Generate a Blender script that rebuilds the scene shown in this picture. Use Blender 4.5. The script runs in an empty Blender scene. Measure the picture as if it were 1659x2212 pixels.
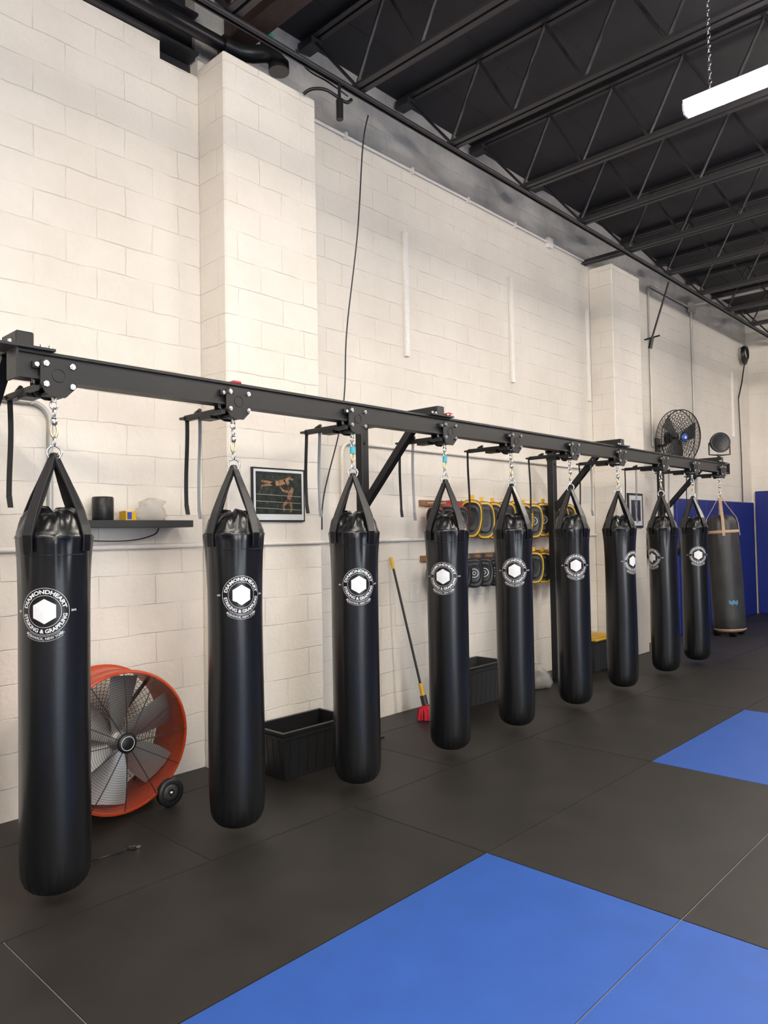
import bpy, math, random
from mathutils import Vector, Matrix
random.seed(7)
S = bpy.context.scene
try:
    S.view_settings.view_transform = 'Standard'
    S.view_settings.look = 'None'
except Exception: pass
pi = math.pi
# ------------------------------------------------------------ materials
def mat(name, col, rough=0.5, metal=0.0, noise=0.0, nscale=20, bump=0.0, bscale=60, coat=0.0, emit=None, estr=0, alpha=None, spec=None):
    m = bpy.data.materials.new(name); m.use_nodes = True
    nt = m.node_tree; N = nt.nodes; L = nt.links
    p = N['Principled BSDF']
    p.inputs['Base Color'].default_value = (*col, 1)
    p.inputs['Roughness'].default_value = rough
    p.inputs['Metallic'].default_value = metal
    if coat: p.inputs['Coat Weight'].default_value = coat; p.inputs['Coat Roughness'].default_value = 0.16
    if spec is not None: p.inputs['Specular IOR Level'].default_value = spec
    if emit:
        p.inputs['Emission Color'].default_value = (*emit, 1); p.inputs['Emission Strength'].default_value = estr
    if alpha is not None: p.inputs['Alpha'].default_value = alpha
    tc = N.new('ShaderNodeNewGeometry')
    if noise:
        n = N.new('ShaderNodeTexNoise'); n.inputs['Scale'].default_value = nscale; n.inputs['Detail'].default_value = 6
        L.new(tc.outputs['Position'], n.inputs['Vector'])
        mp = N.new('ShaderNodeMapRange'); mp.inputs['From Min'].default_value = .3; mp.inputs['From Max'].default_value = .7
        mp.inputs['To Min'].default_value = 1-noise; mp.inputs['To Max'].default_value = 1+noise
        L.new(n.outputs['Fac'], mp.inputs['Value'])
        mx = N.new('ShaderNodeVectorMath'); mx.operation = 'SCALE'; mx.inputs[0].default_value = col
        L.new(mp.outputs['Result'], mx.inputs['Scale']); L.new(mx.outputs['Vector'], p.inputs['Base Color'])
    if bump:
        n2 = N.new('ShaderNodeTexNoise'); n2.inputs['Scale'].default_value = bscale; n2.inputs['Detail'].default_value = 4
        L.new(tc.outputs['Position'], n2.inputs['Vector'])
        b = N.new('ShaderNodeBump'); b.inputs['Strength'].default_value = bump; b.inputs['Distance'].default_value = .004
        L.new(n2.outputs['Fac'], b.inputs['Height']); L.new(b.outputs['Normal'], p.inputs['Normal'])
    return m

def block_mat(name, col, dark):
    m = bpy.data.materials.new(name); m.use_nodes = True
    nt = m.node_tree; N = nt.nodes; L = nt.links; p = N['Principled BSDF']
    g = N.new('ShaderNodeNewGeometry'); s = N.new('ShaderNodeSeparateXYZ'); L.new(g.outputs['Position'], s.inputs[0])
    a = N.new('ShaderNodeMath'); a.operation = 'ADD'; L.new(s.outputs['X'], a.inputs[0]); L.new(s.outputs['Y'], a.inputs[1])
    c = N.new('ShaderNodeCombineXYZ'); L.new(a.outputs[0], c.inputs['X']); L.new(s.outputs['Z'], c.inputs['Y'])
    nw = N.new('ShaderNodeTexNoise'); nw.inputs['Scale'].default_value = 4.5; nw.inputs['Detail'].default_value = 5; L.new(g.outputs['Position'], nw.inputs['Vector'])
    sw = N.new('ShaderNodeVectorMath'); sw.operation = 'SCALE'; sw.inputs['Scale'].default_value = .03
    L.new(nw.outputs['Color'], sw.inputs[0])
    ad = N.new('ShaderNodeVectorMath'); ad.operation = 'ADD'; L.new(c.outputs[0], ad.inputs[0]); L.new(sw.outputs[0], ad.inputs[1])
    br = N.new('ShaderNodeTexBrick'); L.new(ad.outputs[0], br.inputs['Vector'])
    br.inputs['Scale'].default_value = 1; br.inputs['Brick Width'].default_value = .406; br.inputs['Row Height'].default_value = .203
    br.inputs['Mortar Size'].default_value = .0045; br.inputs['Mortar Smooth'].default_value = .9
    br.inputs['Color1'].default_value = (1, 1, 1, 1); br.inputs['Color2'].default_value = (.98, .98, .975, 1); br.inputs['Mortar'].default_value = (.965, .955, .94, 1)
    n = N.new('ShaderNodeTexNoise'); n.inputs['Scale'].default_value = 1.1; n.inputs['Detail'].default_value = 9; n.inputs['Roughness'].default_value = .68
    L.new(g.outputs['Position'], n.inputs['Vector'])
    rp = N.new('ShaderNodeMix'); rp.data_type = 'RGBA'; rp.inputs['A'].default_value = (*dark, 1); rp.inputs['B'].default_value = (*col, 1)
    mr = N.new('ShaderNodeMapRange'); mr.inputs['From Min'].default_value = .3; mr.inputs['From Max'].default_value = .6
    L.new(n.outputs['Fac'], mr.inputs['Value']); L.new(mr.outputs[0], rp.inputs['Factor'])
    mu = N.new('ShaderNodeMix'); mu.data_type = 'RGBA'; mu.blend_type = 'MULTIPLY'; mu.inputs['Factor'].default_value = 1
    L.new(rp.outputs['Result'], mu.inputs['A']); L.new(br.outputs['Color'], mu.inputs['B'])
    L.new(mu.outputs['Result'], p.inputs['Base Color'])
    p.inputs['Roughness'].default_value = .5
    n2 = N.new('ShaderNodeTexNoise'); n2.inputs['Scale'].default_value = 30; n2.inputs['Detail'].default_value = 7
    L.new(g.outputs['Position'], n2.inputs['Vector'])
    n3 = N.new('ShaderNodeTexNoise'); n3.inputs['Scale'].default_value = 4; n3.inputs['Detail'].default_value = 3
    L.new(g.outputs['Position'], n3.inputs['Vector'])
    mv = N.new('ShaderNodeMapRange'); mv.inputs['From Min'].default_value = .4; mv.inputs['From Max'].default_value = .6; mv.inputs['To Min'].default_value = -.15; mv.inputs['To Max'].default_value = -.9
    L.new(n3.outputs['Fac'], mv.inputs['Value'])
    m2 = N.new('ShaderNodeMath'); m2.operation = 'MULTIPLY'; m2.inputs[1].default_value = 1.0; L.new(n2.outputs['Fac'], m2.inputs[0])
    m1 = N.new('ShaderNodeMath'); m1.operation = 'MULTIPLY_ADD'
    L.new(br.outputs['Fac'], m1.inputs[0]); L.new(mv.outputs[0], m1.inputs[1]); L.new(m2.outputs[0], m1.inputs[2])
    b = N.new('ShaderNodeBump'); b.inputs['Strength'].default_value = .8; b.inputs['Distance'].default_value = .006
    L.new(m1.outputs[0], b.inputs['Height']); L.new(b.outputs['Normal'], p.inputs['Normal'])
    return m

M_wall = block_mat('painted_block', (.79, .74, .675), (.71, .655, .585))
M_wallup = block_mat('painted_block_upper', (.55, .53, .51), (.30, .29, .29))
M_wfar = mat('grey_wall_paint', (.24, .23, .22), .6, noise=.05)
M_wht = mat('white_paint', (.82, .79, .75), .45, noise=.04)
M_ceil = mat('black_deck', (.016, .0155, .019), .7, noise=.2, nscale=3)
M_steel = mat('black_joist', (.020, .019, .022), .5, noise=.15)
M_brown = mat('primer_steel', (.03, .016, .014), .6, noise=.3)
M_rack = mat('rack_powdercoat', (.011, .0115, .013), .42, bump=.15, bscale=400, spec=.4)
M_blk = mat('black_plastic', (.008, .008, .009), .4)
M_dgrey = mat('dark_grey_plastic', (.03, .031, .033), .45)
M_vinyl = mat('black_vinyl', (.0035, .004, .0052), .32, bump=.12, bscale=60, spec=.42, coat=.26)
M_strap = mat('vinyl_strap', (.006, .0065, .009), .34, bump=.25, bscale=140, spec=.5, coat=.2)
M_web = mat('black_webbing', (.01, .01, .011), .8)
M_gweb = mat('grey_webbing', (.25, .26, .28), .7)
M_chrome = mat('chrome', (.75, .75, .76), .2, 1)
M_gold = mat('zinc_yellow', (.75, .62, .35), .28, 1)
M_cyan = mat('cyan_tag', (.03, .4, .5), .5)
M_print = mat('white_print', (.70, .71, .74), .5)
M_red = mat('red_plastic', (.45, .012, .02), .45)
M_matblk = mat('black_mat', (.0150, .0134, .0120), .48, noise=.3, nscale=3, bump=.35, bscale=500)
M_matblu = mat('blue_mat', (.016, .078, .34), .48, noise=.07, nscale=5, bump=.35, bscale=500)
M_slab = mat('slab', (.18, .175, .17), .8)
M_pad = mat('blue_wall_pad', (.006, .018, .17), .45)
M_orange = mat('orange_paint', (.55, .06, .012), .35, noise=.08)
M_alu = mat('blade_aluminium', (.33, .32, .31), .38, .6)
M_wire = mat('grill_wire', (.03, .03, .03), .4, .5)
M_yel = mat('yellow', (.72, .42, .01), .45)
M_wood = mat('wood_bar', (.22, .11, .045), .5, noise=.2)
M_cond = mat('grey_conduit', (.45, .44, .42), .4, .3)
M_tan = mat('tan_leather', (.36, .24, .16), .6, noise=.15)
M_oldbag = mat('worn_leather', (.022, .022, .023), .5, noise=.25, nscale=6, bump=.3)
M_ltblue = mat('light_blue_print', (.06, .17, .28), .6)
M_led = mat('led_diffuser', (.9, .9, .9), .5, emit=(1, .915, .81), estr=118)
M_glaze = mat('daylight_frosted_glass', (.8, .85, .9), .3, emit=(.84, .92, 1), estr=12)
M_house = mat('fixture_white', (.8, .8, .8), .4)
M_glassy = mat('clear_plastic', (.75, .72, .68), .15, alpha=.4)
M_blue = mat('blue_label', (.02, .07, .4), .4)
M_grn = mat('photo_dark_green', (.016, .024, .018), .35, noise=.8, nscale=30)
M_skin = mat('photo_skin', (.28, .15, .08), .4, noise=.6, nscale=40)
M_crowd = mat('photo_crowd', (.07, .055, .045), .4, noise=.5, nscale=60)
M_photobl = mat('photo_black', (.02, .02, .03), .35)
M_mop = mat('mop_red', (.5, .015, .03), .9, noise=.3, nscale=200)
M_pipe = mat('black_pipe', (.012, .012, .013), .35)
M_greencap = mat('green_cap', (.03, .3, .2), .5)
M_glove = mat('glove_maroon', (.12, .02, .02), .5)

# ------------------------------------------------------------ builder
class B:
    def __init__(s): s.v=[]; s.f=[]; s.m=[]; s.s=[]; s.mats=[]
    def mi(s, m):
        if m not in s.mats: s.mats.append(m)
        return s.mats.index(m)
    def add(s, vs, fs, m, smooth=False, M=None):
        o=len(s.v); k=s.mi(m)
        for p in vs:
            p=Vector(p)
            s.v.append(tuple(M@p if M is not None else p))
        for f in fs: s.f.append(tuple(i+o for i in f)); s.m.append(k); s.s.append(smooth)
    def box(s, lo, hi, m, M=None, bev=0):
        x0,y0,z0=lo; x1,y1,z1=hi
        if bev<=0:
            vs=[(x0,y0,z0),(x1,y0,z0),(x1,y1,z0),(x0,y1,z0),(x0,y0,z1),(x1,y0,z1),(x1,y1,z1),(x0,y1,z1)]
            s.add(vs,[(0,3,2,1),(4,5,6,7),(0,1,5,4),(1,2,6,5),(2,3,7,6),(3,0,4,7)],m,False,M); return
        b=min(bev,(x1-x0)/2.01,(y1-y0)/2.01,(z1-z0)/2.01)
        def ring(z,i):
            a=[(x0+i,y0+b),(x0+b,y0+i),(x1-b,y0+i),(x1-i,y0+b),(x1-i,y1-b),(x1-b,y1-i),(x0+b,y1-i),(x0+i,y1-b)]
            return [(p[0],p[1],z) for p in a]
        vs=[(x0+b,y0+b,z0),(x1-b,y0+b,z0),(x1-b,y1-b,z0),(x0+b,y1-b,z0)]+ring(z0+b,0)+ring(z1-b,0)+[(x0+b,y0+b,z1),(x1-b,y0+b,z1),(x1-b,y1-b,z1),(x0+b,y1-b,z1)]
        fs=[(0,3,2,1),(20,21,22,23)]
        for i in range(8): fs.append((4+i,4+(i+1)%8,12+(i+1)%8,12+i))
        fs+=[(0,1,6,5),(1,2,8,7),(2,3,10,9),(3,0,4,11),(0,5,4),(1,7,6),(2,9,8),(3,11,10)]
        fs+=[(21,20,13,14),(22,21,15,16),(23,22,17,18),(20,23,19,12),(20,12,13),(21,14,15),(22,16,17),(23,18,19)]
        s.add(vs,fs,m,False,M)
    def tube(s, pts, r, m, n=8, closed=False, M=None, cap=True):
        P=[Vector(p) for p in pts]; K=len(P)
        rs=r if isinstance(r,(list,tuple)) else [r]*K
        T=[]
        for i in range(K):
            if closed: t=P[(i+1)%K]-P[i-1]
            else: t=P[min(i+1,K-1)]-P[max(i-1,0)]
            T.append(t.normalized())
        u=T[0].orthogonal().normalized(); vs=[]; fs=[]
        for i in range(K):
            u=(u-T[i]*u.dot(T[i])).normalized(); w=T[i].cross(u)
            for j in range(n):
                a=2*pi*j/n; vs.append(P[i]+(u*math.cos(a)+w*math.sin(a))*rs[i])
        for i in range(K if closed else K-1):
            a=i*n; b=((i+1)%K)*n
            for j in range(n): fs.append((a+j,a+(j+1)%n,b+(j+1)%n,b+j))
        s.add(vs,fs,m,True,M)
        if not closed and cap:
            s.add(vs[:n],[tuple(reversed(range(n)))],m,False,M); s.add(vs[-n:],[tuple(range(n))],m,False,M)
    def ring(s, c, R, r, m, axis='x', N=40, n=6, M=None, sx=1, sy=1):
        pts=[]
        for i in range(N):
            a=2*pi*i/N; x=R*math.cos(a)*sx; y=R*math.sin(a)*sy
            if axis=='x': p=(0,x,y)
            elif axis=='y': p=(x,0,y)
            else: p=(x,y,0)
            pts.append(Vector(c)+Vector(p))
        s.tube(pts,r,m,n,True,M)
    def revolve(s, prof, m, N=48, M=None, fn=None, smooth=True):
        vs=[];fs=[]
        for (r,z) in prof:
            for j in range(N):
                a=2*pi*j/N; rr,zz=(fn(a,r,z) if fn else (r,z))
                vs.append((rr*math.cos(a),rr*math.sin(a),zz))
        for i in range(len(prof)-1):
            for j in range(N):
                fs.append((i*N+j,i*N+(j+1)%N,(i+1)*N+(j+1)%N,(i+1)*N+j))
        s.add(vs,fs,m,smooth,M)
    def prism(s, poly, h0, h1, m, M=None, smooth=False):
        n=len(poly)
        vs=[(p[0],p[1],h0) for p in poly]+[(p[0],p[1],h1) for p in poly]
        fs=[tuple(reversed(range(n))),tuple(range(n,2*n))]
        s.add(vs,fs,m,False,M)
        s.add(vs,[(i,(i+1)%n,n+(i+1)%n,n+i) for i in range(n)],m,smooth,M)
    def ribbon(s, secs, m, M=None, smooth=False):
        vs=[];fs=[]
        for c,w,t in secs:
            c,w,t=Vector(c),Vector(w),Vector(t)
            vs+=[c-w-t,c+w-t,c+w+t,c-w+t]
        k=len(secs)
        for i in range(k-1):
            for j in range(4): fs.append((i*4+j,i*4+(j+1)%4,(i+1)*4+(j+1)%4,(i+1)*4+j))
        fs+=[(3,2,1,0),(4*k-4,4*k-3,4*k-2,4*k-1)]
        s.add(vs,fs,m,smooth,M)
    def build(s, name, loc=None):
        me=bpy.data.meshes.new(name); me.from_pydata(s.v,[],s.f)
        for m in s.mats: me.materials.append(m)
        me.polygons.foreach_set('material_index',s.m); me.polygons.foreach_set('use_smooth',s.s)
        me.update(); o=bpy.data.objects.new(name,me); S.collection.objects.link(o)
        if loc: o.location=loc
        return o
AX = Matrix(((0,0,1,0),(1,0,0,0),(0,1,0,0),(0,0,0,1)))   # local z -> world x, local x-> y, local y -> z
def T(x,y,z): return Matrix.Translation((x,y,z))
def RZ(a): return Matrix.Rotation(a,4,'Z')
def arc(c, r, a0, a1, n, plane='yz', x=0):
    out=[]
    for i in range(n+1):
        a=a0+(a1-a0)*i/n
        out.append((x,c[0]+r*math.cos(a),c[1]+r*math.sin(a)))
    return out

# ------------------------------------------------------------ room shell
YB,YF,XR,ZC = -4.0,15.4,13.37,5.86
b=B(); b.box((-.3,YB-.2,-.2),(XR+.2,YF+.2,-.005),M_slab); b.build('floor')
def mats(name, blue):
    b=B(); g=.0036
    xs=[(.0,.37)]+[(.37+i,1.37+i) for i in range(13)]
    for ci,(x0,x1) in enumerate(xs):
        off = .15 if ci in (0,1) else 1.15
        y=off-6
        while y<YF:
            y0=max(y,YB+.01); y1=min(y+2,YF-.01)
            if y1>y0+.02:
                k=round((y-1.15)/2)
                isb=False
                if ci>=3:
                    isb = ((k + (ci-3)//2) % 2 == 0) and ci<11
                if isb==blue:
                    b.box((x0+g,y0+g,-.005),(x1-g,y1-g,0),M_matblu if blue else M_matblk)
            y+=2
    b.build(name)
mats('black_floor_mats',False); mats('blue_floor_mats',True)
b=B()
b.box((-.3,YB,-.2),(0,YF,5.07),M_wall); b.box((-.3,YB,5.07),(0,2.69,5.2),M_wall); b.box((-.3,3.0,5.07),(0,YF,5.2),M_wall)
b.box((-.3,2.69,5.07),(-.1,3.0,5.2),M_steel)
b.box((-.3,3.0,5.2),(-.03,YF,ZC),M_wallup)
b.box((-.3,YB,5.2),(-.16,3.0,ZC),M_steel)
b.build('wall_left')
b=B(); b.box((-.2,YF,-.2),(XR+.2,YF+.2,ZC),M_wall); b.build('wall_far')
W0,W1,WZ0,WZ1=-2.6,2.6,.5,3.3
b=B(); b.box((XR,YB,-.2),(XR+.2,W0,ZC),M_wfar); b.box((XR,W1,-.2),(XR+.2,YF,ZC),M_wfar)
b.box((XR,W0,-.2),(XR+.2,W1,WZ0),M_wfar); b.box((XR,W0,WZ1),(XR+.2,W1,ZC),M_wfar); b.build('wall_right')
b=B(); b.box((XR+.09,W0,WZ0),(XR+.11,W1,WZ1),M_glaze)
for k in range(5):
    yy=W0+(W1-W0)*k/4; b.box((XR+.04,max(W0,yy-.03),WZ0),(XR+.088,min(W1,yy+.03),WZ1),M_blk)
for zz in (WZ0+.03,(WZ0+WZ1)/2,WZ1-.03): b.box((XR+.04,W0,zz-.03),(XR+.088,W1,zz+.03),M_blk)
b.build('window_1')
b=B(); b.box((-.2,YB-.2,-.2),(XR+.2,YB,ZC),M_wfar); b.build('wall_back')
b=B(); b.box((-.3,YB-.2,ZC),(XR+.2,YF+.2,ZC+.15),M_ceil)
x=-.2
while x<XR:
    b.box((x,YB,ZC-.004),(x+.02,YF,ZC),M_ceil); x+=.6
b.build('ceiling')
def pillar(y0,y1):
    b=B(); b.box((0,y0,-.03),(.33,y1,5.13),M_wall,bev=.012); return b.build('block_pillar')
pillar(3.0,3.87); pillar(8.97,9.8)
b=B()
b.tube([(.022,YB+.05,1.6),(.022,2.98,1.6)],.018,M_wht,8)
b.tube([(.347,3.01,1.6),(.347,3.86,1.6)],.014,M_wht,8)
b.tube([(.022,3.9,1.6),(.022,8.95,1.6)],.018,M_wht,8)
b.build('trim_1')
for yy in (5.27,7.08,8.87,14.4):
    b=B(); b.box((.001,yy-.026,3.35),(.04,yy+.026,4.56),M_wht,bev=.004); b.build('wall_batten')
b=B(); b.tube([(.018,3.88,5.2),(.018,8.96,5.2)],.014,M_wht); b.box((.001,7.9,5.13),(.05,8.0,5.25),M_wht)
for yy in (4.5,5.4,6.3,7.2): b.box((.001,yy-.012,5.17),(.036,yy+.012,5.23),M_wht)
b.build('trim_2')
b=B(); b.tube([(.022,YB+.1,2.5),(.022,1.78,2.5)]+arc((1.78,2.38),.12,pi/2,0,8,x=.022)+[(.022,1.9,1.63)],.018,M_cond)
b.build('trim_3')
b=B(); b.tube([(.022,4.39,.3),(.022,4.39,2.36)]+arc((4.49,2.36),.1,pi,pi/2,8,x=.022)+[(.022,8.9,2.46)],.015,M_wht)
b.build('trim_4')
b=B(); b.tube([(.022,10.8,2.9),(.022,10.8,5.23)]+arc((10.92,5.23),.12,pi,pi/2,6,x=.022)+[(.022,12.4,5.35)],.016,M_cond)
b.box((.001,12.4,5.27),(.08,12.56,5.43),M_cond); b.tube([(.022,12.48,5.27),(.022,12.48,2.2)],.018,M_cond)
b.tube([(.04,12.5,5.4),(1.2,12.5,5.4),(5,12.5,5.45)],.025,M_cond)
b.build('trim_5')
b=B()
y=11.55
while y<15.3:
    y1=min(y+1.25,15.33); b.box((.001,y+.003,0),(.06,y1-.003,2.14),M_pad,bev=.012); y=y1
b.build('wall_padding')
b=B(); x=.07
while x<XR-.1:
    b.box((x+.003,YF-.07,0),(min(x+1.2,XR-.05)-.003,YF-.001,2.36),M_pad,bev=.012); x+=1.2
b.build('wall_padding')

# ------------------------------------------------------------ roof structure
def joist(y, full=False):
    b=B(); x0=.0 if full else .58
    for sgn in (-1,1):
        b.box((0,sgn*.012 if sgn>0 else -.055,5.80),(XR-.02,.055 if sgn>0 else -.012,5.812),M_steel)
        b.box((0,.012 if sgn>0 else -.018,5.812),(XR-.02,.018 if sgn>0 else -.012,5.852),M_steel)
        b.box((x0,.012 if sgn>0 else -.06,5.15),(XR-.02,.06 if sgn>0 else -.012,5.158),M_steel)
        b.box((x0,.012 if sgn>0 else -.018,5.158),(XR-.02,.018 if sgn>0 else -.012,5.21),M_steel)
    b.box((0,-.06,5.74),(.16,.06,5.80),M_steel)
    pts=[(.12,0,5.8)]
    xx=.62; top=False
    while xx<XR-.1:
        pts.append((xx,0,5.8 if top else 5.19)); top=not top; xx+=.33
    for p,q in zip(pts,pts[1:]): b.tube([p,q],.015,M_steel,6)
    return b.build('roof_joist',(0,y,0))
j0=joist(4.05)
for y in (2.86,1.66,.46,-.74,-1.94,-3.1,5.25,6.44,7.63,10.03,11.23,12.43,13.63,14.8):
    o=bpy.data.objects.new('roof_joist',j0.data); o.location=(0,y,0); S.collection.objects.link(o)
joist(8.83,True)
b=B()
b.tube([(.64,2.2,5.135),(.64,15.3,5.135)],.018,M_steel)
b.box((.60,2.2,5.118),(.605,15.3,5.16),M_steel)
b.tube([(4.0,2.2,5.135),(4.0,15.3,5.135)],.015,M_steel)
b.tube([(7.2,-3,5.135),(7.2,15.3,5.135)],.015,M_steel)
b.build('joist_bridging')
b=B()
b.box((.0,3.12,5.131),(.12,3.4,5.17),M_steel)
b.box((-.0,3.16,5.36),(XR-.02,3.34,5.385),M_brown); b.box((0,3.24,5.385),(XR-.02,3.26,5.735),M_brown); b.box((0,3.16,5.735),(XR-.02,3.34,5.76),M_brown)
b.box((.0,3.18,5.17),(.12,3.32,5.36),M_steel)
b.build('roof_girder')
b=B()
b.box((-.16,YB+.02,5.205),(.05,2.98,5.225),M_steel); b.box((-.06,YB+.02,5.225),(-.04,2.98,5.5),M_steel); b.box((-.16,YB+.02,5.5),(.05,2.98,5.52),M_steel)
b.build('lintel_beam')
b=B()
def pip(pts,r): b.tube(pts,r,M_pipe,16)
pip([(.2,YB+.1,5.26),(.2,3.1,5.26)],.05)
b.tube([(.2,3.08,5.26),(.205,3.13,5.26)],.072,M_pipe,18)
pip([(.2,3.1,5.26),(.22,3.22,5.26),(.27,3.31,5.265),(.33,3.37,5.27),(.38,3.41,5.25),(.41,3.43,5.20),(.415,3.435,5.13)],.062)
b.tube([(.412,3.434,5.19),(.415,3.435,5.12)],.078,M_pipe,18)
pip([(.32,3.40,5.28),(.32,3.40,5.38)],.05); b.tube([(.32,3.40,5.38),(.32,3.40,5.42)],.055,M_greencap,16)
b.build('drain_pipe')
def cable(name, pts, r, m):
    c=B(); P=[Vector(p) for p in pts]; out=[]
    for i in range(len(P)-1):
        p0=P[max(i-1,0)];p1=P[i];p2=P[i+1];p3=P[min(i+2,len(P)-1)]
        for k in range(8):
            t=k/8; out.append(.5*((2*p1)+(p2-p0)*t+(2*p0-5*p1+4*p2-p3)*t*t+(3*p1-p0-3*p2+p3)*t**3))
    out.append(P[-1]); c.tube(out,r,m,6); return c.build(name)
cable('hanging_cable',[(.45,4.35,5.15),(.4,4.33,4.9),(.3,4.35,4.2),(.15,4.35,3.4),(.08,4.38,2.9),(.06,4.33,2.55),(.05,4.15,2.0),(.05,4.12,1.7)],.006,M_blk)
cable('hanging_cable',[(.5,3.53,5.3),(.52,3.62,5.18),(.56,3.8,5.14),(.57,4.0,5.11)],.006,M_blk)
cable('hanging_cable',[(.36,3.72,5.1),(.42,3.76,5.13),(.5,3.84,5.12),(.56,3.98,5.06),(.57,4.04,5.10)],.014,M_blk)
b=B(); b.tube([(.64,3.84,5.115),(.64,3.84,4.98)],.012,M_blk); b.tube([(.64,3.84,4.98),(.64,3.84,4.83)],.028,M_blk); b.build('hanging_plug')
b=B(); b.tube([(.58,10.2,5.11),(.36,10.1,4.35)],.014,M_blk); b.tube([(.36,10.1,4.35),(.33,10.09,4.2)],.03,M_blk); b.tube([(.25,10.1,4.34),(.47,10.1,4.36)],.012,M_blk); b.build('hanging_rod')
b=B()
for i in range(5): b.ring((.08+.01*i,14.95,4.95+.01*i),.17-.012*i,.014,M_blk,'x',28)
b.tube([(.08,14.95,4.8),(.03,14.9,4.4),(.03,14.7,4.1)],.012,M_blk); b.tube([(.015,14.95,5.1),(.12,14.95,5.1)],.01,M_blk)
b.tube([(.03,14.7,4.1),(.03,14.75,3.0),(.03,14.75,2.145)],.010,M_blk); b.build('cable_coil')

# ------------------------------------------------------------ LED fixtures
def chainlink(bb, x,y,z0,z1,m=M_chrome):
    z=z0;i=0
    while z<z1:
        bb.ring((x,y,z+.018),.011,.0028,m,'x' if i%2 else 'y',12,5,sy=1.9); z+=.031;i+=1
def led(x,y,z=4.5,L=2.4):
    b=B()
    b.box((0,-.045,.045),(L,.045,.075),M_house)
    prof=[(-.05,.045),(-.05,.0),(-.03,-.025),(.03,-.025),(.05,0),(.05,.045)]
    Mx=Matrix(((0,0,1,0),(1,0,0,0),(0,1,0,0),(0,0,0,1)))
    b.prism(prof,.01,L-.01,M_led,Mx)
    b.prism([(p[0]*1.06,p[1]*1.06) for p in prof],0,.012,M_house,Mx); b.prism([(p[0]*1.06,p[1]*1.06) for p in prof],L-.012,L,M_house,Mx)
    for cx in (.17,L-.17): chainlink(b,cx,0,.075,5.78-z)
    b.build('led_strip_light',(x,y,z))
for (x,y) in ((2.78,5.07),(2.78,1.4),(2.78,-.6),(2.78,-2.6),(2.78,8.7),(2.78,12.3),(6.6,5.07),(6.6,1.4),(6.6,-.6),(6.6,-2.6),(6.6,8.7),(10.4,5.07),(10.4,1.4),(10.4,-2.2)): led(x,y)

# ------------------------------------------------------------ rack
XRL=1.17
b=B()
y0,y1=1.27,10.45
b.box((XRL-.045,y0,2.508),(XRL+.045,y1,2.522),M_rack); b.box((XRL-.045,y0,2.392),(XRL+.045,y1,2.406),M_rack)
b.box((XRL-.03,y0,2.406),(XRL+.03,y1,2.508),M_rack)
for k,yp in enumerate((1.3,4.28,7.27,10.2)):
    px=.38
    b.box((px-.04,yp-.04,.012),(px+.04,yp+.04,2.60),M_rack,bev=.006)
    b.box((px-.1,yp-.1,0),(px+.1,yp+.1,.012),M_rack)
    b.box((px-.06,yp-.04,2.522),(XRL+.05,yp+.04,2.60),M_rack,bev=.006)
    p=Vector((px+.03,yp,1.9)); q=Vector((XRL-.17,yp,2.53)); d=(q-p).normalized(); n=Vector((0,1,0)); w=d.cross(n)
    b.ribbon([(p,n*.028,w*.028),(q,n*.028,w*.028)],M_rack)
    b.box((XRL-.1,yp-.13,2.523),(XRL+.07,yp+.13,2.535),M_rack)
    for dx in (-.07,.058):
        for dy in (-.11,-.07,.07,.11):
            b.tube([(XRL+dx,yp+dy,2.535),(XRL+dx,yp+dy,2.548)],.009,M_chrome,6)
    for zz in (1.93,1.97,2.4):
        b.tube([(px+.04,yp+.0,zz),(px+.047,yp,zz)],.014,M_rack,6)
b.box((XRL-.055,y0-.012,2.385),(XRL+.055,y0,2.53),M_rack); b.box((XRL-.055,y1,2.385),(XRL+.055,y1+.012,2.53),M_rack)
b.box((XRL-.03,2.44,2.523),(XRL+.03,2.5,2.54),M_red,bev=.006); b.box((XRL+.0,4.36,2.536),(XRL+.06,4.41,2.56),M_red,bev=.006)
b.build('heavy_bag_rack')

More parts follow.
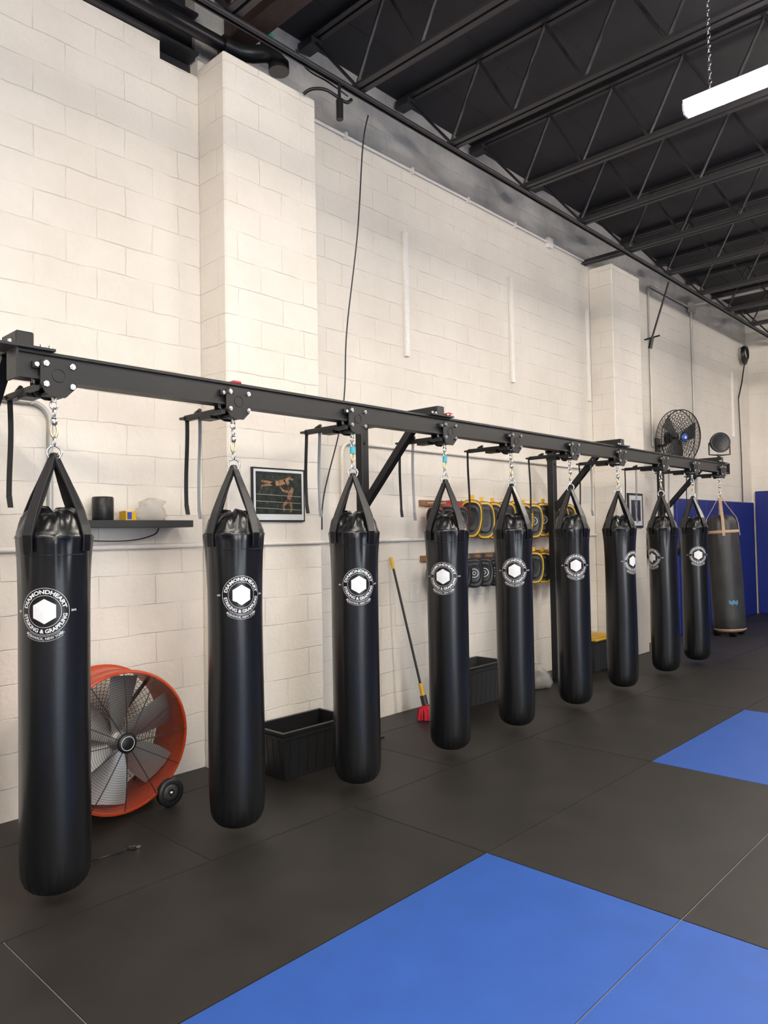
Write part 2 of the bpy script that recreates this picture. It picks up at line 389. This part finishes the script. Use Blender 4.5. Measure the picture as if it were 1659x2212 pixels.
bag_y=[1.448,2.456,3.40,4.375,5.269,6.257,7.24,8.32,9.26,10.2]
random.seed(3)
def trolley(y, variant):
    b=B()
    oct_=[(-.06,-.085),(-.02,-.1),(.03,-.1),(.085,-.045),(.085,.055),(.06,.078),(-.06,.078),(-.085,.055),(-.085,-.045)]
    for sx in (-1,1):
        x0=XRL+sx*.052; x1=XRL+sx*.06
        lo,hi=min(x0,x1),max(x0,x1)
        Mx=T(0,0,2.415)@AX
        b.prism(oct_,lo,hi,M_rack,Mx)
        for (py,pz) in ((-.06,.05),(.062,.05),(-.06,-.045),(.062,-.045)):
            b.tube([(x1,py,2.415+pz),(x1+sx*.008,py,2.415+pz)],.014,M_chrome,6)
            b.tube([(x1+sx*.008,py,2.415+pz),(x1+sx*.014,py,2.415+pz)],.007,M_chrome,8)
    b.ring((XRL+.061,0,2.415),.03,.0022,M_blk,'x',28,5)
    for py in (-.06,.062):
        b.tube([(XRL-.06,py,2.37),(XRL+.06,py,2.37)],.012,M_rack,10)
    b.box((XRL-.052,-.045,2.325),(XRL+.052,.045,2.34),M_rack)
    b.box((XRL-.40,-.075,2.352),(XRL-.06,-.035,2.384),M_rack,bev=.004)
    b.box((XRL-.43,-.085,2.36),(XRL-.38,-.015,2.374),M_rack)
    b.box((XRL-.2,-.09,2.33),(XRL-.09,-.02,2.352),M_rack)
    b.tube([(XRL-.3,-.055,2.384),(XRL-.25,-.055,2.40)],.012,M_rack)
    sp=[(XRL+.02+.009*math.cos(t*1.3),-.10+.009*math.sin(t*1.3),2.37+t*.0016) for t in range(50)]
    b.tube(sp,.0022,M_chrome,5)
    b.box((XRL-.05,-.115,2.34),(XRL+.05,-.086,2.36),M_rack); b.box((XRL-.05,-.115,2.44),(XRL+.05,-.086,2.47),M_rack)
    b.tube([(XRL+.05,-.1,2.455),(XRL+.062,-.1,2.455)],.011,M_chrome,6)
    ln=.52+random.uniform(-.04,.05)
    def strapline(xx,yy,m,ln,w=.013):
        secs=[]
        for i in range(13):
            t=i/12; z=2.38-ln*t; secs.append(((xx+.005*math.sin(t*3+variant),yy+.004*math.sin(t*5+variant),z),(0,w,0),(.0015,0,0)))
        b.ribbon(secs,m)
        b.ribbon([(secs[-1][0],(0,w,0),(.004,0,0)),((xx+.01,yy,2.38-ln-.06),(0,w*.9,0),(.005,0,0))],m)
    strapline(XRL-.41,-.05,M_web,ln)
    if variant%10 in (1,2,3,6,7,8,9):
        strapline(XRL-.28,-.05,M_gweb,ln+.03,.006); strapline(XRL-.27,-.045,M_gweb,ln+.03,.004)
    b.tube([(XRL,0,2.325),(XRL,0,2.30)],.012,M_chrome,10)
    b.ring((XRL,0,2.285),.018,.005,M_chrome,'x',18)
    b.ring((XRL,0,2.25),.013,.0045,M_chrome,'y',16,sy=1.7)
    b.revolve([(0,2.228),(.012,2.226),(.016,2.215),(.016,2.2),(.011,2.19),(0,2.188)],M_chrome,14,T(XRL,0,0))
    b.ring((XRL,0,2.165),.0155,.0055,M_gold,'x',20,sy=2.1)
    if variant in (2,3): b.tube([(XRL,.0,2.19),(XRL,.0,2.235)],.017,M_cyan,10)
    b.ring((XRL,0,2.115),.013,.004,M_chrome,'y',16,sy=1.8)
    b.build('rail_trolley',(0,y,0))
for i,y in enumerate(bag_y): trolley(y,i)

# ------------------------------------------------------------ text → flat polys
def text_mesh(s, size, off=.0):
    c=bpy.data.curves.new('t','FONT'); c.body=s; c.size=size; c.align_x='CENTER'; c.resolution_u=3; c.offset=off
    o=bpy.data.objects.new('t',c); S.collection.objects.link(o)
    bpy.context.view_layer.update()
    me=bpy.data.meshes.new_from_object(o.evaluated_get(bpy.context.evaluated_depsgraph_get()))
    vs=[tuple(v.co) for v in me.vertices]; fs=[tuple(p.vertices) for p in me.polygons]
    bpy.data.objects.remove(o); bpy.data.curves.remove(c); bpy.data.meshes.remove(me)
    return vs,fs
logo=[]
def arc_text(s,size,R,top,stretch=1.0,off=.0):
    vs,fs=text_mesh(s,size,off); out=[]
    for x,y,_ in vs:
        x*=stretch
        if top: a=pi/2-x/R; r=R+y
        else: a=-pi/2+x/R; r=R-y
        out.append((r*math.cos(a),r*math.sin(a)))
    logo.append((out,fs))
def annulus(R0,R1,a0=0,a1=2*pi,n=64):
    vs=[];fs=[]
    for i in range(n+1):
        a=a0+(a1-a0)*i/n; vs+=[(R0*math.cos(a),R0*math.sin(a)),(R1*math.cos(a),R1*math.sin(a))]
    for i in range(n): fs.append((2*i,2*i+1,2*i+3,2*i+2))
    logo.append((vs,fs))
arc_text('DIAMONDHEART',.025,.079,True,1.12,.0008)
arc_text('STRIKING & GRAPPLING',.024,.0965,False,1.08,.0007)
annulus(.1035,.105); annulus(.0705,.072)
arc_text('BUSHWICK, NEW YORK',.0155,.1265,False,1.08,.0002)
annulus(.1095,.1105,-pi/2-.62,-pi/2+.62,24); annulus(.132,.133,-pi/2-.62,-pi/2+.62,24)
annulus(.1095,.133,-pi/2-.625,-pi/2-.617,1); annulus(.1095,.133,-pi/2+.617,-pi/2+.625,1)
for s_,cx_ in (('EST.',-.125),('2015',.125)):
    vs,fs=text_mesh(s_,.0125,.0003); logo.append(([(x+cx_,y-.004) for x,y,_ in vs],fs))
hv=[(0,0)];hf=[]
for k in range(1,5):
    for i in range(6): hv.append((.056*k/4*math.cos(pi/6+i*pi/3),.056*k/4*math.sin(pi/6+i*pi/3)))
for i in range(6):
    hf.append((0,1+i,1+(i+1)%6))
    for k in range(3): hf.append((1+k*6+i,7+k*6+i,7+k*6+(i+1)%6,1+k*6+(i+1)%6))
logo.append((hv,hf))

prof=[(0.0,.045),(.05,.047),(.085,.054),(.115,.070),(.135,.095),(.148,.13),(.153,.18),(.155,.3),(.155,.5),(.154,.8),(.153,1.1),(.153,1.25),(.154,1.35),(.156,1.45),(.158,1.52),(.161,1.58),(.165,1.63),(.168,1.665),(.169,1.672),(.164,1.678),(.162,1.69),(.157,1.70),(.150,1.72),(.142,1.74),(.130,1.76),(.112,1.778),(.09,1.788),(.06,1.792),(.03,1.788),(0,1.78)]
def rad(z):
    for (r0,z0),(r1,z1) in zip(prof,prof[1:]):
        if z0<=z<=z1: return r0+(r1-r0)*(z-z0)/(z1-z0)
    return .155
def bag(i,y,ang,face):
    rnd=random.Random(i*13+5); ph=[rnd.uniform(0,6.28) for _ in range(8)]
    def fn(a,r,z):
        if r<.001: return r,z
        d=0
        if z<.2: d+=.0045*(abs(math.sin(11*a+ph[0]))-.6)*max(0,1-abs(z-.10)/.10)
        if 1.42<z<1.672:
            t=(z-1.42)/.25; d+=t*(.004*math.sin(7*a+ph[1]+z*4)+.0028*math.sin(13*a+ph[2]-z*3)+.0015*math.sin(29*a+ph[3]))
        zz=z
        if z>1.68:
            t=min(1,(z-1.68)/.06); d+=t*(.005*math.sin(8*a+ph[4]+z*18)+.003*math.sin(17*a+ph[5]-z*25))
            zz+=t*(.014*math.sin(3*a+ph[6])+.007*math.sin(5*a+ph[7])+.003*math.sin(13*a+ph[2]))
        d+=.0015*math.sin(2*a+z*5+ph[5])
        return r+d,zz
    b=B()
    pr=[]
    for (r0,z0),(r1,z1) in zip(prof,prof[1:]):
        n=max(1,int((z1-z0)/.05))
        for k in range(n): pr.append((r0+(r1-r0)*k/n,z0+(z1-z0)*k/n))
    pr.append(prof[-1]); pr=[(max(r,.0005),z) for r,z in pr]
    b.revolve(pr,M_vinyl,128,None,fn)
    for zc in (1.585,1.664):
        b.ring((0,0,zc),rad(zc)+.002,.0018,M_strap,'z',72,5)
    base=face+rnd.uniform(-.12,.12)+pi/4
    for k in range(4):
        a=base+k*pi/2; R=Vector((math.cos(a),math.sin(a),0)); Tn=Vector((-math.sin(a),math.cos(a),0)); Z=Vector((0,0,1))
        for lay in (0,1):
            sec=[]
            P=[(.170,1.60,.026),(.173,1.64,.027),(.174,1.675,.028),(.162,1.72,.028),(.137,1.79,.027),(.104,1.86,.025),(.070,1.93,.023),(.038,1.99,.021),(.014,2.04,.018),(.004,2.06,.014)]
            for (r,z,w) in P:
                t=max(0,min(1,(z-1.7)/.3))
                nrm=(R*.9+Z*.4).normalized() if z>1.7 else R
                sec.append((R*(r+.001)-nrm*.009*lay*t+Tn*(.012*lay*math.sin(t*3))+Z*z,Tn*w,nrm*.003))
            b.ribbon(sec,M_strap)
            if lay==0:
                for sd in (-1,1):
                    b.tube([c+w*.86*sd+t_*1.1 for c,w,t_ in sec],.0012,M_dgrey,4)
    b.ring((0,0,2.062),.032,.0055,M_chrome,'x',28,8,M=RZ(face))
    for vs,fs in logo:
        out=[]
        for (x,z_) in vs:
            z=1.335+z_; r=rad(z)+.0028; th=ang+x/rad(z)
            out.append((r*math.cos(th),r*math.sin(th),z))
        b.add(out,fs,M_print)
    b.build('heavy_bag',(XRL,y,0))
offs=[-16,13,10,-12,3,12,54,-49,17]
for i in range(9):
    y=bag_y[i]; f=math.atan2(-y,4.66-XRL); bag(i,y,f+math.radians(offs[i]),f)
b=B()
MT=T(0,0,2.062)@Matrix.Rotation(math.radians(-2.6),4,'Y')@T(0,0,-2.062)
pr=[(.0005,.29),(.1,.295),(.17,.31),(.195,.36),(.2,.5),(.2,1.0),(.198,1.4),(.192,1.62),(.184,1.70),(.172,1.76),(.14,1.80),(.08,1.83),(.0005,1.83)]
b.revolve(pr,M_oldbag,64,MT,lambda a,r,z:(r+.004*math.sin(5*a+z*6)+(.004*math.sin(15*a) if z>1.6 else 0) if r>.01 else r,z))
b.revolve([(.199,1.585),(.204,1.59),(.203,1.62),(.197,1.625)],M_tan,64,MT)
b.revolve([(.15,.298),(.19,.318),(.203,.338),(.199,.342)],M_tan,64,MT)
for k in range(4):
    a=.4+k*pi/2; R=Vector((math.cos(a),math.sin(a),0)); Tn=Vector((-math.sin(a),math.cos(a),0)); Z=Vector((0,0,1))
    b.ribbon([(R*r+Z*z,Tn*.018,R*.004) for r,z in ((.206,1.55),(.198,1.7),(.18,1.79),(.1,1.92),(.02,2.06))],M_tan,MT)
b.ring((0,0,2.062),.03,.005,M_chrome,'x',24,8)
an=math.atan2(-10.2,3.49)
vs=[];
for j in range(9):
    for k in (0,1):
        th=an+.05+j*.07; z=.66+k*.05+.012*math.sin(j*1.7+k); vs.append((.2065*math.cos(th),.2065*math.sin(th),z))
b.add(vs,[(2*j,2*j+2,2*j+3,2*j+1) for j in range(8)],M_ltblue,False,MT)
b.build('worn_heavy_bag',(XRL,10.2,0))

# ------------------------------------------------------------ drum fan
def blades(b,M,n,r0,r1,w,m,tw=.5):
    for k in range(n):
        Mk=M@Matrix.Rotation(2*pi*k/n+.35,4,'Z'); sec_v=[];fs=[]
        K=7
        for i in range(K):
            t=i/(K-1); r=r0+(r1-r0)*t; ww=w*(.55+.55*math.sin(min(1,t*1.1)*pi*.55)); tt=tw*(1.25-.6*t)
            for s in (-1,-.33,.33,1):
                c=.02*(1-s*s)
                sec_v.append((r,s*ww*math.cos(tt)+.0,s*ww*math.sin(tt)+c))
        for i in range(K-1):
            for j in range(3): fs.append((i*4+j,i*4+j+1,(i+1)*4+j+1,(i+1)*4+j))
        b.add(sec_v,fs,m,True,Mk)
def grill(b,M,R,rings,spokes,depth,m,wr=.0018,hub=.05,swr=None):
    for i in range(rings):
        t=(i+1)/rings; r=hub+(R-hub)*t; z=depth*(1-t**3)
        b.ring((0,0,z),r,wr,m,'z',56,4,M=M)
    for k in range(spokes):
        a=2*pi*k/spokes; pts=[]
        for i in range(6):
            t=i/5; r=hub*.9+(R-hub*.9)*t; pts.append((r*math.cos(a),r*math.sin(a),depth*(1-t**3)))
        b.tube(pts,swr or wr,m,4,False,M,False)
b=B()
FR=.405; Mf=T(.52,2.12,.455)@AX
D=.34
b.revolve([(FR-.004,0),(FR+.012,0),(FR+.014,-.02),(FR,-.03),(FR,-.13),(FR+.006,-.14),(FR,-.15),(FR,-D+.03),(FR+.014,-D+.02),(FR+.012,-D),(FR-.004,-D),(FR-.004,0)],M_orange,72,Mf)
grill(b,Mf,FR,26,12,.03,M_wire,.0011,.05,.003)
grill(b,T(.52-D,2.12,.455)@AX,FR,16,64,-.02,M_wire,.0016)
Mb=T(.52-.12,2.12,.455)@AX
blades(b,Mb,6,.05,.375,.105,M_alu,.5)
b.revolve([(.0005,.06),(.05,.055),(.06,.03),(.06,-.04),(.0005,-.05)],M_alu,24,Mb)
b.revolve([(.0005,.045),(.05,.043),(.058,.036),(.058,.028)],M_blk,28,Mf)
b.ring((0,0,.042),.04,.0025,M_print,'z',28,5,M=Mf)
b.revolve([(.0005,-.16),(.075,-.15),(.08,-.05),(.06,-.02)],M_blk,24,T(.52-.12,2.12,.455)@AX)
for a in (pi/4,3*pi/4,5*pi/4,7*pi/4):
    b.tube([(.06*math.cos(a),.06*math.sin(a),-.24),(FR*math.cos(a),FR*math.sin(a),-.26)],.012,M_wire,6,M=Mf)
for xx in (.50,.20):
    Mw=T(xx+.02,2.415,.088)@AX
    b.revolve([(.055,.02),(.082,.02),(.087,.012),(.087,-.012),(.082,-.02),(.055,-.02)],M_blk,32,Mw)
    b.revolve([(.02,.014),(.056,.014),(.056,-.014),(.02,-.014)],M_dgrey,24,Mw)
    for k in range(6):
        a=k*pi/3; b.tube([(0,0,0),(.06*math.cos(a),.06*math.sin(a),0)],.008,M_blk,6,M=Mw)
    b.revolve([(.0005,.028),(.012,.026),(.014,.0)],M_chrome,14,Mw)
b.tube([(.16,2.415,.088),(.53,2.415,.088)],.01,M_blk)
for xx in (.46,.22):
    b.tube([(xx,2.415,.088),(xx,2.36,.13)],.012,M_orange)
    b.tube([(xx,1.93,.1),(xx,1.86,.012)],.014,M_wht)
b.tube([(.2,1.86,.014),(.50,1.86,.014)],.013,M_wht)
b.build('drum_fan')
cable('power_cord',[(.62,1.62,.006),(.8,1.7,.006),(.9,1.72,.006),(.95,1.80,.02),(.93,1.88,.008),(.92,1.92,.012)],.005,M_blk)
b=B(); b.box((-.012,0,0),(.012,.045,.022),M_blk,bev=.004)
for s in (-.006,.006): b.box((s-.0012,.045,.008),(s+.0012,.065,.014),M_chrome)
o=b.build('power_plug',(.92,1.93,.001)); o.rotation_euler=(0,0,-.5)

# wall fan
b=B()
C=Vector((.42,10.88,3.0)); dirv=Vector((.93,-.33,-.12)).normalized()
q=dirv.to_track_quat('Z','Y').to_matrix().to_4x4(); Mw=Matrix.Translation(C)@q
grill(b,Mw,.40,11,36,.06,M_wire,.0035,.06); grill(b,Mw@T(0,0,-.1),.40,9,36,-.06,M_wire,.0035,.06)
b.ring((0,0,-.0),.405,.009,M_blk,'z',56,6,M=Mw); b.ring((0,0,-.1),.405,.006,M_blk,'z',56,6,M=Mw)
blades(b,Mw@T(0,0,-.06),3,.04,.36,.12,M_dgrey,.45)
b.revolve([(.0005,.08),(.05,.075),(.06,.06)],M_blue,24,Mw); b.revolve([(.0005,.082),(.02,.081)],M_print,18,Mw)
b.revolve([(.05,-.1),(.09,-.12),(.09,-.25),(.0005,-.27)],M_blk,24,Mw)
p=Mw@Vector((0,0,-.22)); b.tube([p,(.12,11.0,2.92),(.03,11.0,2.92)],.025,M_blk); b.box((.001,10.93,2.8),(.03,11.07,3.04),M_blk)
b.build('wall_fan')
b=B(); Mh=Matrix.Translation((XRL,10.25,2.80))@Vector((.7,-.7,0)).to_track_quat('Z','Y').to_matrix().to_4x4()
b.revolve([(.0005,.03),(.11,.035),(.13,.045),(.135,.02),(.12,-.03),(.07,-.07),(.0005,-.08)],M_blk,36,Mh)
b.ring((0,0,.04),.128,.008,M_dgrey,'z',36,6,M=Mh)
for k in range(5): b.ring((0,0,.036),.02+.022*k,.003,M_dgrey,'z',30,4,M=Mh)
b.tube([(XRL-.1,10.15,2.8),(XRL-.1,10.15,2.64),(XRL,10.25,2.63),(XRL+.1,10.35,2.64),(XRL+.1,10.35,2.8)],.01,M_blk)
b.tube([(XRL,10.22,2.64),(XRL,10.22,2.603)],.02,M_blk)
b.build('round_speaker')

# ------------------------------------------------------------ shelf + items
b=B(); b.box((.001,1.93,1.725),(.25,2.77,1.772),M_dgrey,bev=.003); b.build('floating_shelf')
b=B(); Mz=T(.12,2.19,1.772)
b.revolve([(.0005,0),(.062,0),(.066,.006),(.066,.145),(.06,.152),(.055,.149),(.0005,.149)],M_blk,36,Mz)
for k in range(10): b.ring((0,0,.02+.012*k),.0663,.0012,M_dgrey,'z',36,4,M=Mz)
b.build('cylindrical_speaker')
b=B(); b.box((.10,2.31,1.772),(.19,2.38,1.832),M_yel); b.box((.19,2.32,1.78),(.192,2.35,1.825),M_blue); b.box((.12,2.315,1.832),(.18,2.37,1.836),M_wht); b.build('small_carton')
b=B()
b.revolve([(.0005,0),(.08,.0),(.10,.03),(.09,.07),(.07,.10),(.08,.125),(.03,.15),(.0005,.14)],M_glassy,28,T(.12,2.53,1.773),lambda a,r,z:(r*(1+.16*math.sin(3*a+z*30)+.1*math.sin(7*a-z*50)),z))
b.build('plastic_bag')
cable('shelf_cable',[(.02,1.98,1.72),(.03,2.05,1.66),(.045,2.25,1.64),(.045,2.45,1.645),(.03,2.6,1.68),(.02,2.64,1.722)],.004,M_blk)

# ------------------------------------------------------------ framed pictures
def flat(b,pts,x,m):
    b.add([(x,p[0],p[1]) for p in pts],[tuple(range(len(pts)))],m)
b=B(); X=.333; y0,y1,z0,z1=3.19,3.68,1.76,2.155
b.box((X,y0,z0),(X+.018,y1,z1),M_blk)
flat(b,[(y0+.012,z0+.012),(y1-.012,z0+.012),(y1-.012,z1-.012),(y0+.012,z1-.012)],X+.0185,M_print)
flat(b,[(y0+.03,z0+.055),(y1-.03,z0+.055),(y1-.03,z1-.03),(y0+.03,z1-.03)],X+.019,M_grn)
x=X+.0195
def limb(pts,w,m,x=x):
    secs=[]
    P=[Vector((x,p[0],p[1])) for p in pts]
    for i in range(len(P)):
        t=(P[min(i+1,len(P)-1)]-P[max(i-1,0)]).normalized(); n=Vector((0,-t.z,t.y)); secs.append((P[i],n*w[i],Vector((.0002,0,0))))
    b.ribbon(secs,m)
def disc(c,r,m,x,sy=1.2):
    flat(b,[(c[0]+r*math.cos(2*pi*k/14),c[1]+r*sy*math.sin(2*pi*k/14)) for k in range(14)],x,m)
rr=random.Random(5)
for k in range(60):
    cy,cz=rr.uniform(3.24,3.64),rr.uniform(1.84,2.11)
    disc((cy,cz),rr.uniform(.004,.010),rr.choice([M_crowd,M_dgrey,M_photobl]),x-.0002+.000002*k)
limb([(3.27,2.055),(3.33,2.05),(3.38,2.04)],[.005,.009,.011],M_skin)
limb([(3.27,2.02),(3.33,2.03),(3.38,2.035)],[.005,.008,.011],M_skin)
limb([(3.37,2.04),(3.43,2.045),(3.49,2.06)],[.013,.021,.019],M_skin)
limb([(3.48,2.06),(3.53,2.085),(3.57,2.075)],[.012,.010,.007],M_skin)
limb([(3.37,2.04),(3.40,2.04)],[.016,.018],M_blk,x+.0004)
disc((3.515,2.05),.014,M_skin,x+.0005)
disc((3.555,2.0),.015,M_skin,x+.0003)
limb([(3.55,1.99),(3.53,1.95),(3.52,1.91)],[.02,.02,.015],M_skin)
limb([(3.52,1.985),(3.47,1.99),(3.44,2.02)],[.009,.008,.006],M_skin)
limb([(3.51,1.91),(3.47,1.88),(3.48,1.84)],[.014,.011,.007],M_skin)
limb([(3.53,1.91),(3.55,1.87),(3.54,1.83)],[.014,.011,.007],M_skin)
limb([(3.525,1.925),(3.515,1.895)],[.02,.021],M_glove,x+.0004)
for zz in (1.96,1.91,1.86): limb([(3.225,zz),(3.64,zz-.012)],[.0018,.0018],M_cond,x+.0006)
b.build('framed_photo')
b=B(); y0,y1,z0,z1=9.22,9.66,1.68,2.14
b.box((X,y0,z0),(X+.02,y1,z1),M_blk)
flat(b,[(y0+.03,z0+.03),(y1-.03,z0+.03),(y1-.03,z1-.03),(y0+.03,z1-.03)],X+.0205,M_print)
flat(b,[(y0+.08,z0+.09),(y1-.08,z0+.09),(y1-.08,z1-.09),(y0+.08,z1-.09)],X+.021,M_photobl)
x=X+.0215
limb([(9.44,1.82),(9.45,1.9),(9.43,1.98)],[.012,.022,.012],M_cond,x); limb([(9.4,2.03),(9.44,1.96),(9.49,2.02)],[.006,.01,.006],M_cond,x)
b.build('framed_photo')

# ------------------------------------------------------------ pads on wall racks
def rr_poly(w,h,p=3.2,n=28,top=1.0):
    out=[]
    for i in range(n):
        a=2*pi*i/n; c,s_=math.cos(a),math.sin(a)
        x=math.copysign(abs(c)**(2/p),c)*w/2; y=math.copysign(abs(s_)**(2/p),s_)*h/2
        if y<0: x*=1-(1-top)*(-y/(h/2))
        out.append((x,y))
    return out
def pad(b,x,y,z,w,h,t,face,edge,yaw,ring=True,cup=.02,roll=0):
    M=T(x,y,z)@RZ(yaw)@Matrix.Rotation(roll,4,'X')@AX
    layers=[(.0,.93),(.006,1.0),(t*.30,1.03),(t*.65,1.02),(t-.008,.97),(t,.86),(t+.004,.72),(t+.012,.6),(t+.014,.4)]
    n=28; vs=[]
    for (d,sc) in layers:
        for (px,py) in rr_poly(w*sc,h*sc,3.0,n,.82): vs.append((px,py,d+cup*(py/(h/2))**2))
    ed=(0,1,2,4) if edge is M_yel else (0,1,3)
    for li in range(len(layers)-1):
        f=[(li*n+i,li*n+(i+1)%n,(li+1)*n+(i+1)%n,(li+1)*n+i) for i in range(n)]
        b.add(vs,f,edge if li in ed else face,True,M)
    b.add(vs[-n:],[tuple(range(n))],face,True,M); b.add(vs[:n],[tuple(reversed(range(n)))],edge,False,M)
    if ring:
        b.ring((0,.0,t+.014),.042,.006,M_print,'z',24,5,M=M); b.ring((0,0,t+.015),.016,.005,M_print,'z',16,5,M=M)
    b.box((-.02,h/2-.02,t*.3),(.02,h/2+.05,t*.3+.006),edge,M)
def padrack(name,z,cfg,sp):
    b=B(); rn=random.Random(int(z*100))
    b.box((.001,5.42,z),(.03,8.1,z+.06),M_wood,bev=.004)
    yy=5.5
    while yy<8.0:
        b.tube([(.03,yy,z+.03),(.16,yy,z+.03),(.17,yy,z+.06)],.006,M_chrome,6)
        f,e,ring,w,h,t=cfg(yy)
        pad(b,.15,yy,z-.14+rn.uniform(-.015,.015),w,h,t,f,e,-.9+rn.uniform(-.15,.15),ring,.03,rn.uniform(-.08,.08)); yy+=sp
    b.build(name)
padrack('thai_pad_rack',1.92,lambda y:(M_blk,M_red,False,.18,.26,.08) if y<6.0 else (M_blk,M_yel,y>7.2,.23,.38,.12),.19)
padrack('focus_mitt_rack',1.38,lambda y:(M_blk,M_blk if y<6.3 else M_dgrey,True,.21,.29,.06) if y<7.2 else (M_blk,M_yel,False,.22,.35,.11),.19)
b=B(); rr=random.Random(9)
b.box((.001,10.1,1.55),(.03,11.4,1.6),M_wood)
for k in range(9):
    yy=10.15+k*.15; c=rr.choice([M_blk,M_glove,M_blk,M_dgrey])
    b.tube([(.03,yy,1.56),(.08,yy,1.45)],.01,M_blk)
    b.revolve([(.0005,-.26),(.05,-.25),(.075,-.18),(.07,-.1),(.045,-.05),(.05,0),(.0005,.01)],c,16,T(.1,yy,1.5))
    b.revolve([(.0005,-.08),(.028,-.06),(.03,.0),(.0005,.03)],c,12,T(.16,yy+.03,1.4))
b.build('boxing_glove_rack')

# ------------------------------------------------------------ mop, bins, floor things
b=B()
p=Vector((.03,4.98,1.44)); q=Vector((.35,5.05,.13)); d=(q-p)
b.tube([p,p+d*.08],.014,M_yel,10); b.tube([p+d*.08,p+d*.88],.011,M_blk,10); b.tube([p+d*.86,p+d*.96],.018,M_yel,10)
b.tube([p+d*.94,q],.03,M_dgrey,10)
rr=random.Random(2)
for k in range(90):
    a=rr.uniform(0,2*pi); R=rr.uniform(.01,.10)
    b.tube([q,q+Vector((R*.6*math.cos(a),R*.6*math.sin(a),-.04)),Vector((q.x+.02+R*.9*math.cos(a),q.y+R*.9*math.sin(a),.06)),Vector((q.x+.02+R*math.cos(a),q.y+R*math.sin(a),.008))],.007,M_mop,5)
b.build('mop')
def tote(name,x0,y0,x1,y1,h,m,lid=None):
    b=B(); t=.008; ins=.035
    def rect(i,z): return [(x0+i,y0+i,z),(x1-i,y0+i,z),(x1-i,y1-i,z),(x0+i,y1-i,z)]
    L=[rect(ins,.003),rect(ins,.003),rect(0.012,h-.05),rect(-.0,h-.05),rect(-.0,h-.035),rect(.01,h-.033),rect(.008,h-.01),rect(-.012,h-.01),rect(-.012,h),rect(.014,h),rect(.016,h-.04),rect(ins+t,.012)]
    vs=[p for l in L for p in l]; fs=[(0,3,2,1)]
    for k in range(len(L)-1):
        for j in range(4): fs.append((k*4+j,k*4+(j+1)%4,(k+1)*4+(j+1)%4,(k+1)*4+j))
    k=len(L)-1; fs.append((k*4,k*4+1,k*4+2,k*4+3)); b.add(vs,fs,m)
    n=7
    for k in range(n):
        yy=y0+.08+(y1-y0-.16)*k/(n-1); b.ribbon([((x1-ins+.002,yy,.02),(0,.008,0),(.003,0,0)),((x1-.014,yy,h-.06),(0,.008,0),(.003,0,0))],m)
    for k in range(4):
        xx=x0+.08+(x1-x0-.16)*k/3; b.ribbon([((xx,y0+ins-.002,.02),(.008,0,0),(0,.003,0)),((xx,y0+.014,h-.06),(.008,0,0),(0,.003,0))],m)
    if lid:
        b.box((x0-.015,y0-.015,h),(x1+.015,y1+.015,h+.02),lid,bev=.006); b.box((x0+.05,y0+.05,h+.02),(x1-.05,y1-.05,h+.032),lid,bev=.006)
    return b.build(name)
tote('storage_tote',.37,3.14,.73,3.78,.33,M_blk)
tote('storage_tote',.08,5.58,.44,6.2,.38,M_dgrey)
tote('storage_tote',.06,7.95,.5,8.6,.36,M_dgrey,M_yel)
b=B(); b.box((.3,4.02,0),(.5,4.2,.05),M_blk,bev=.01); b.box((.32,4.1,.05),(.44,4.18,.12),M_blk,bev=.01); b.build('floor_pedal_box')
b=B()
b.revolve([(.0005,.0),(.12,.0),(.15,.05),(.13,.13),(.07,.18),(.03,.2),(.05,.24),(.0005,.23)],M_glassy,30,T(.38,6.87,.001),lambda a,r,z:(r*(1+.12*math.sin(4*a+z*25)+.07*math.sin(9*a-z*40)),z))
b.revolve([(.0005,.005),(.10,.01),(.12,.06),(.09,.13),(.03,.16),(.0005,.16)],M_blk,20,T(.38,6.87,.003)); b.build('plastic_bag')
b=B()
for yy in (11.9,12.25):
    b.tube([(.45,yy,.09),(.75,yy,.09)],.018,M_chrome)
    for xx in (.45,.68): b.revolve([(.0005,0),(.085,0),(.09,.01),(.09,.08),(.085,.09),(.0005,.09)],M_blk,8,T(xx,yy,.09)@AX)
b.build('dumbbell')

# ------------------------------------------------------------ world, camera
w=bpy.data.worlds.new('W'); S.world=w; w.use_nodes=True
w.node_tree.nodes['Background'].inputs[0].default_value=(.5,.52,.56,1); w.node_tree.nodes['Background'].inputs[1].default_value=.3
cam=bpy.data.cameras.new('camera'); co=bpy.data.objects.new('camera',cam); S.collection.objects.link(co)
th=math.atan2(.687,.727); f0=Vector((-math.sin(th),math.cos(th),0)); r0=Vector((math.cos(th),math.sin(th),0)); Z=Vector((0,0,1))
p_=math.radians(1.76); F=f0*math.cos(p_)+Z*math.sin(p_); U=Z*math.cos(p_)-f0*math.sin(p_); ro=.018
cX=r0*math.cos(ro)-U*math.sin(ro); cY=U*math.cos(ro)+r0*math.sin(ro)
Mx=Matrix((cX,cY,-F)).transposed().to_4x4(); Mx.translation=(4.66,0,1.65); co.matrix_world=Mx
cam.sensor_fit='VERTICAL'; cam.sensor_height=36; cam.lens=1594/2212*36; cam.clip_start=.05
S.camera=co
